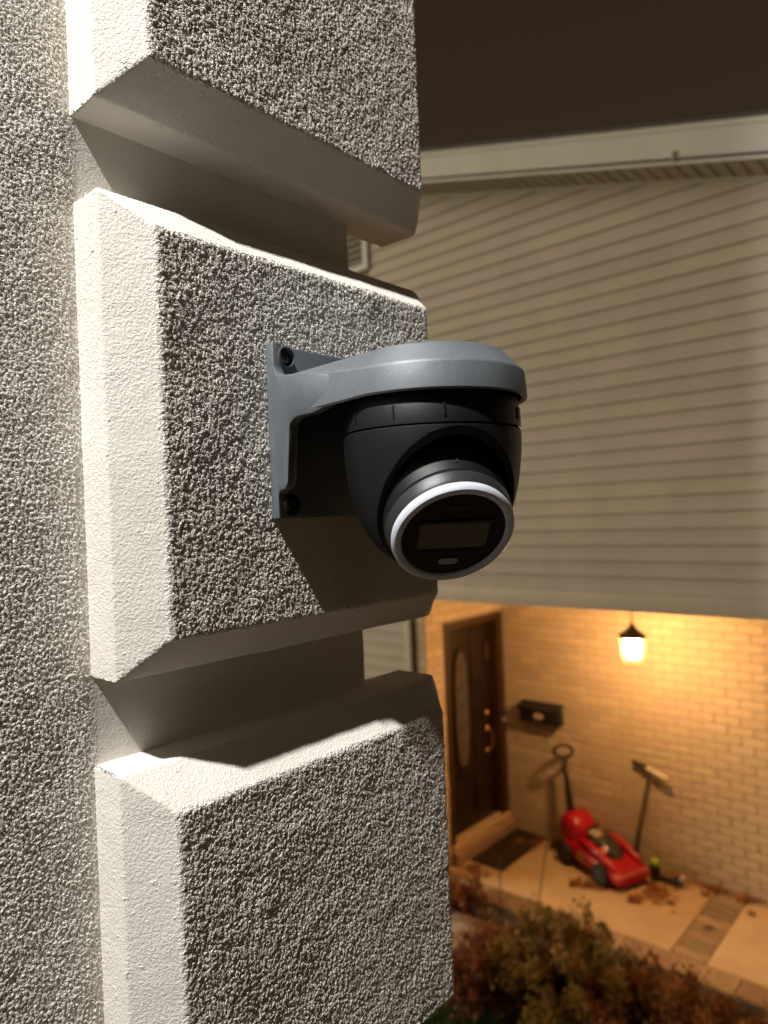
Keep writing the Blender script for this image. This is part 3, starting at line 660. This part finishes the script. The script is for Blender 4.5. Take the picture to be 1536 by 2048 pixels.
# ------------------------------------------------------------------ shrubs and leaves
def leaf_cloud(pts, nrm, size, wid, m, name, parent=None, org=(0, 0, 0)):
    N = len(pts); d = rng.normal(size=(N, 3)); d /= np.linalg.norm(d, axis=1)[:, None]
    d = d*.8 + nrm; d /= np.linalg.norm(d, axis=1)[:, None]
    u = np.cross(d, rng.normal(size=(N, 3))); u /= np.linalg.norm(u, axis=1)[:, None]; w = np.cross(d, u)
    L = (size*rng.uniform(.6, 1.3, N))[:, None]; Wd = L*wid
    v = np.stack([pts, pts+d*L*.5+u*Wd*.5+w*L*.06, pts+d*L, pts+d*L*.5-u*Wd*.5+w*L*.06], 1).reshape(-1, 3) - np.array(org)
    f = (np.arange(N)[:, None]*4 + np.array([0, 1, 2, 3])).astype(np.int32)
    me = bpy.data.meshes.new(name); me.from_pydata(v.tolist(), [], f.tolist()); me.materials.append(m); me.update()
    return link(name, me, parent, org)
def shrub(c, rx, ry, h, n, m, label, group='shrubs along the porch floor', size=.034, nclump=96):
    t = thing('shrub', c, label, 'shrub', group)
    cl = []
    st = B()
    for i in range(nclump):
        a = rng.uniform(0, 2*math.pi); rr_ = math.sqrt(rng.uniform(0, 1)); zf = rng.uniform(.25, 1.0)*(1-.40*rr_**2) + (rng.uniform(.0, .16) if rng.uniform() < .3 else 0)
        p = np.array([c[0]+rx*rr_*math.cos(a), c[1]+ry*rr_*math.sin(a), c[2]+h*zf]); cl.append(p)
        st.tube([V(*c) + V(rng.uniform(-.05, .05), rng.uniform(-.05, .05), 0), V(*(np.array(c)*.5+p*.5)) + V(0, 0, .04), V(*p)], [.008, .006, .002], 5, False)
    st.build('stem', M_bark, t)
    cl = np.array(cl); k = rng.integers(0, nclump, n); sp = rng.uniform(.035, .10, nclump)
    d = rng.normal(size=(n, 3)); d /= np.linalg.norm(d, axis=1)[:, None]
    pts = cl[k] + d*(sp[k]*rng.uniform(.2, 1, n)**.6)[:, None]*np.array([.85, .85, 1.35]); pts[:, 2] = np.maximum(pts[:, 2], c[2]+.02)
    leaf_cloud(pts, d*.6+np.array([0, 0, .5]), size, .55, m, 'crown', t, c); return t
shrub((4.30, 2.42, 0), .50, .50, .55, 9500, M_lgreen, 'bushy olive green shrub in the bed before the porch')
shrub((4.28, 1.72, 0), .50, .44, .38, 7000, M_lbrown, 'low dark brown leaved shrub between the green shrub and the paver edge')
shrub((4.05, 2.86, 0), .34, .26, .42, 3200, M_lred, 'small reddish shrub beside the pale path', size=.045)
shrub((4.35, 1.10, 0), .36, .36, .34, 2600, M_lbrown, 'brown shrub at the far end of the bed away from the path')
shrub((4.82, 3.60, .0), .16, .20, .30, 700, M_lred, 'dark red plant growing on the edging timber beside the siding', size=.05, nclump=14)
# fallen leaves
def litter(name, spots, n, size, zb_, label):
    pts = []
    for i in range(n):
        cx_, cy_, r_ = spots[rng.integers(0, len(spots))]; a = rng.uniform(0, 2*math.pi); q_ = r_*abs(rng.normal(0, .55))
        pts.append((min(cx_+q_*math.cos(a), 6.255), cy_+q_*math.sin(a), zb_+rng.uniform(.002, .016)))
    pts = np.array(pts); o = leaf_cloud(pts, np.zeros((n, 3)), size, .7, M_litter, name)
    v = np.empty(len(o.data.vertices)*3); o.data.vertices.foreach_get('co', v); v = v.reshape(-1, 3); zz_ = np.repeat(pts[:, 2], 4); v[:, 2] = zz_ + (v[:, 2]-zz_)*.22
    v[:, 2] = np.maximum(v[:, 2], zb_+.001); v[:, 0] = np.minimum(v[:, 0], 6.27); o.data.vertices.foreach_set('co', v.ravel()); return tag(o, label, 'leaves', None, 'stuff')
litter('fallen_leaves', [(5.86, 2.33, .15), (5.95, 2.40, .14), (5.70, 2.45, .08), (6.23, 2.0, .10), (6.23, 2.3, .12), (6.15, 3.42, .12), (6.1, 3.6, .12), (5.62, 2.95, .09), (5.68, 2.82, .08), (5.30, 3.80, .10), (6.0, 3.75, .10), (6.22, 1.75, .08)], 900, .055, .101, 'dry brown leaves drifted round the mower on the porch')
litter('bed_leaves', [(4.3, 3.0, .3), (4.4, 2.2, .5), (4.4, 1.2, .5), (4.7, 3.2, .2), (4.2, 3.1, .2), (4.9, 2.6, .2)], 1100, .065, .014, 'dry leaves lying in the planting bed')
for i, (x, y, lab) in enumerate(((6.09, 2.03, 'dry brown leaf lying on the concrete pad at its paver edge'), (6.02, 1.66, 'dry brown leaf lying on the concrete pad beyond the paver strip'), (5.62, 1.87, 'dry brown leaf lying on the paver strip'), (5.80, 2.20, 'single dry leaf lying apart from the drift on the pad'))):
    b = B(); n = 11; a0 = rng.uniform(0, 6)
    r_ = [.045*(1 if j % 2 == 0 else .5)*rng.uniform(.8, 1.1) for j in range(n)]
    b.v = [V(x, y, .118)] + [V(x+r_[j]*math.cos(a0+2*math.pi*j/n), y+r_[j]*math.sin(a0+2*math.pi*j/n), .1025+rng.uniform(0, .022)) for j in range(n)]
    b.f = [[0, 1+j, 1+(j+1) % n] for j in range(n)]; tag(b.build('dry_leaf', M_litter, None, org=(x, y, .1)), lab, 'leaf', 'single leaves on the porch floor')
# lawn
N = 26000; gp = np.stack([rng.uniform(2.2, 4.05, N), rng.uniform(1.0, 3.1, N), np.zeros(N)], 1)
k = leaf_cloud(gp, np.tile([0, 0, 2.2], (N, 1)), .05, .10, M_grass, 'lawn'); tag(k, 'short green lawn grass below the stucco house', 'grass', None, 'stuff')
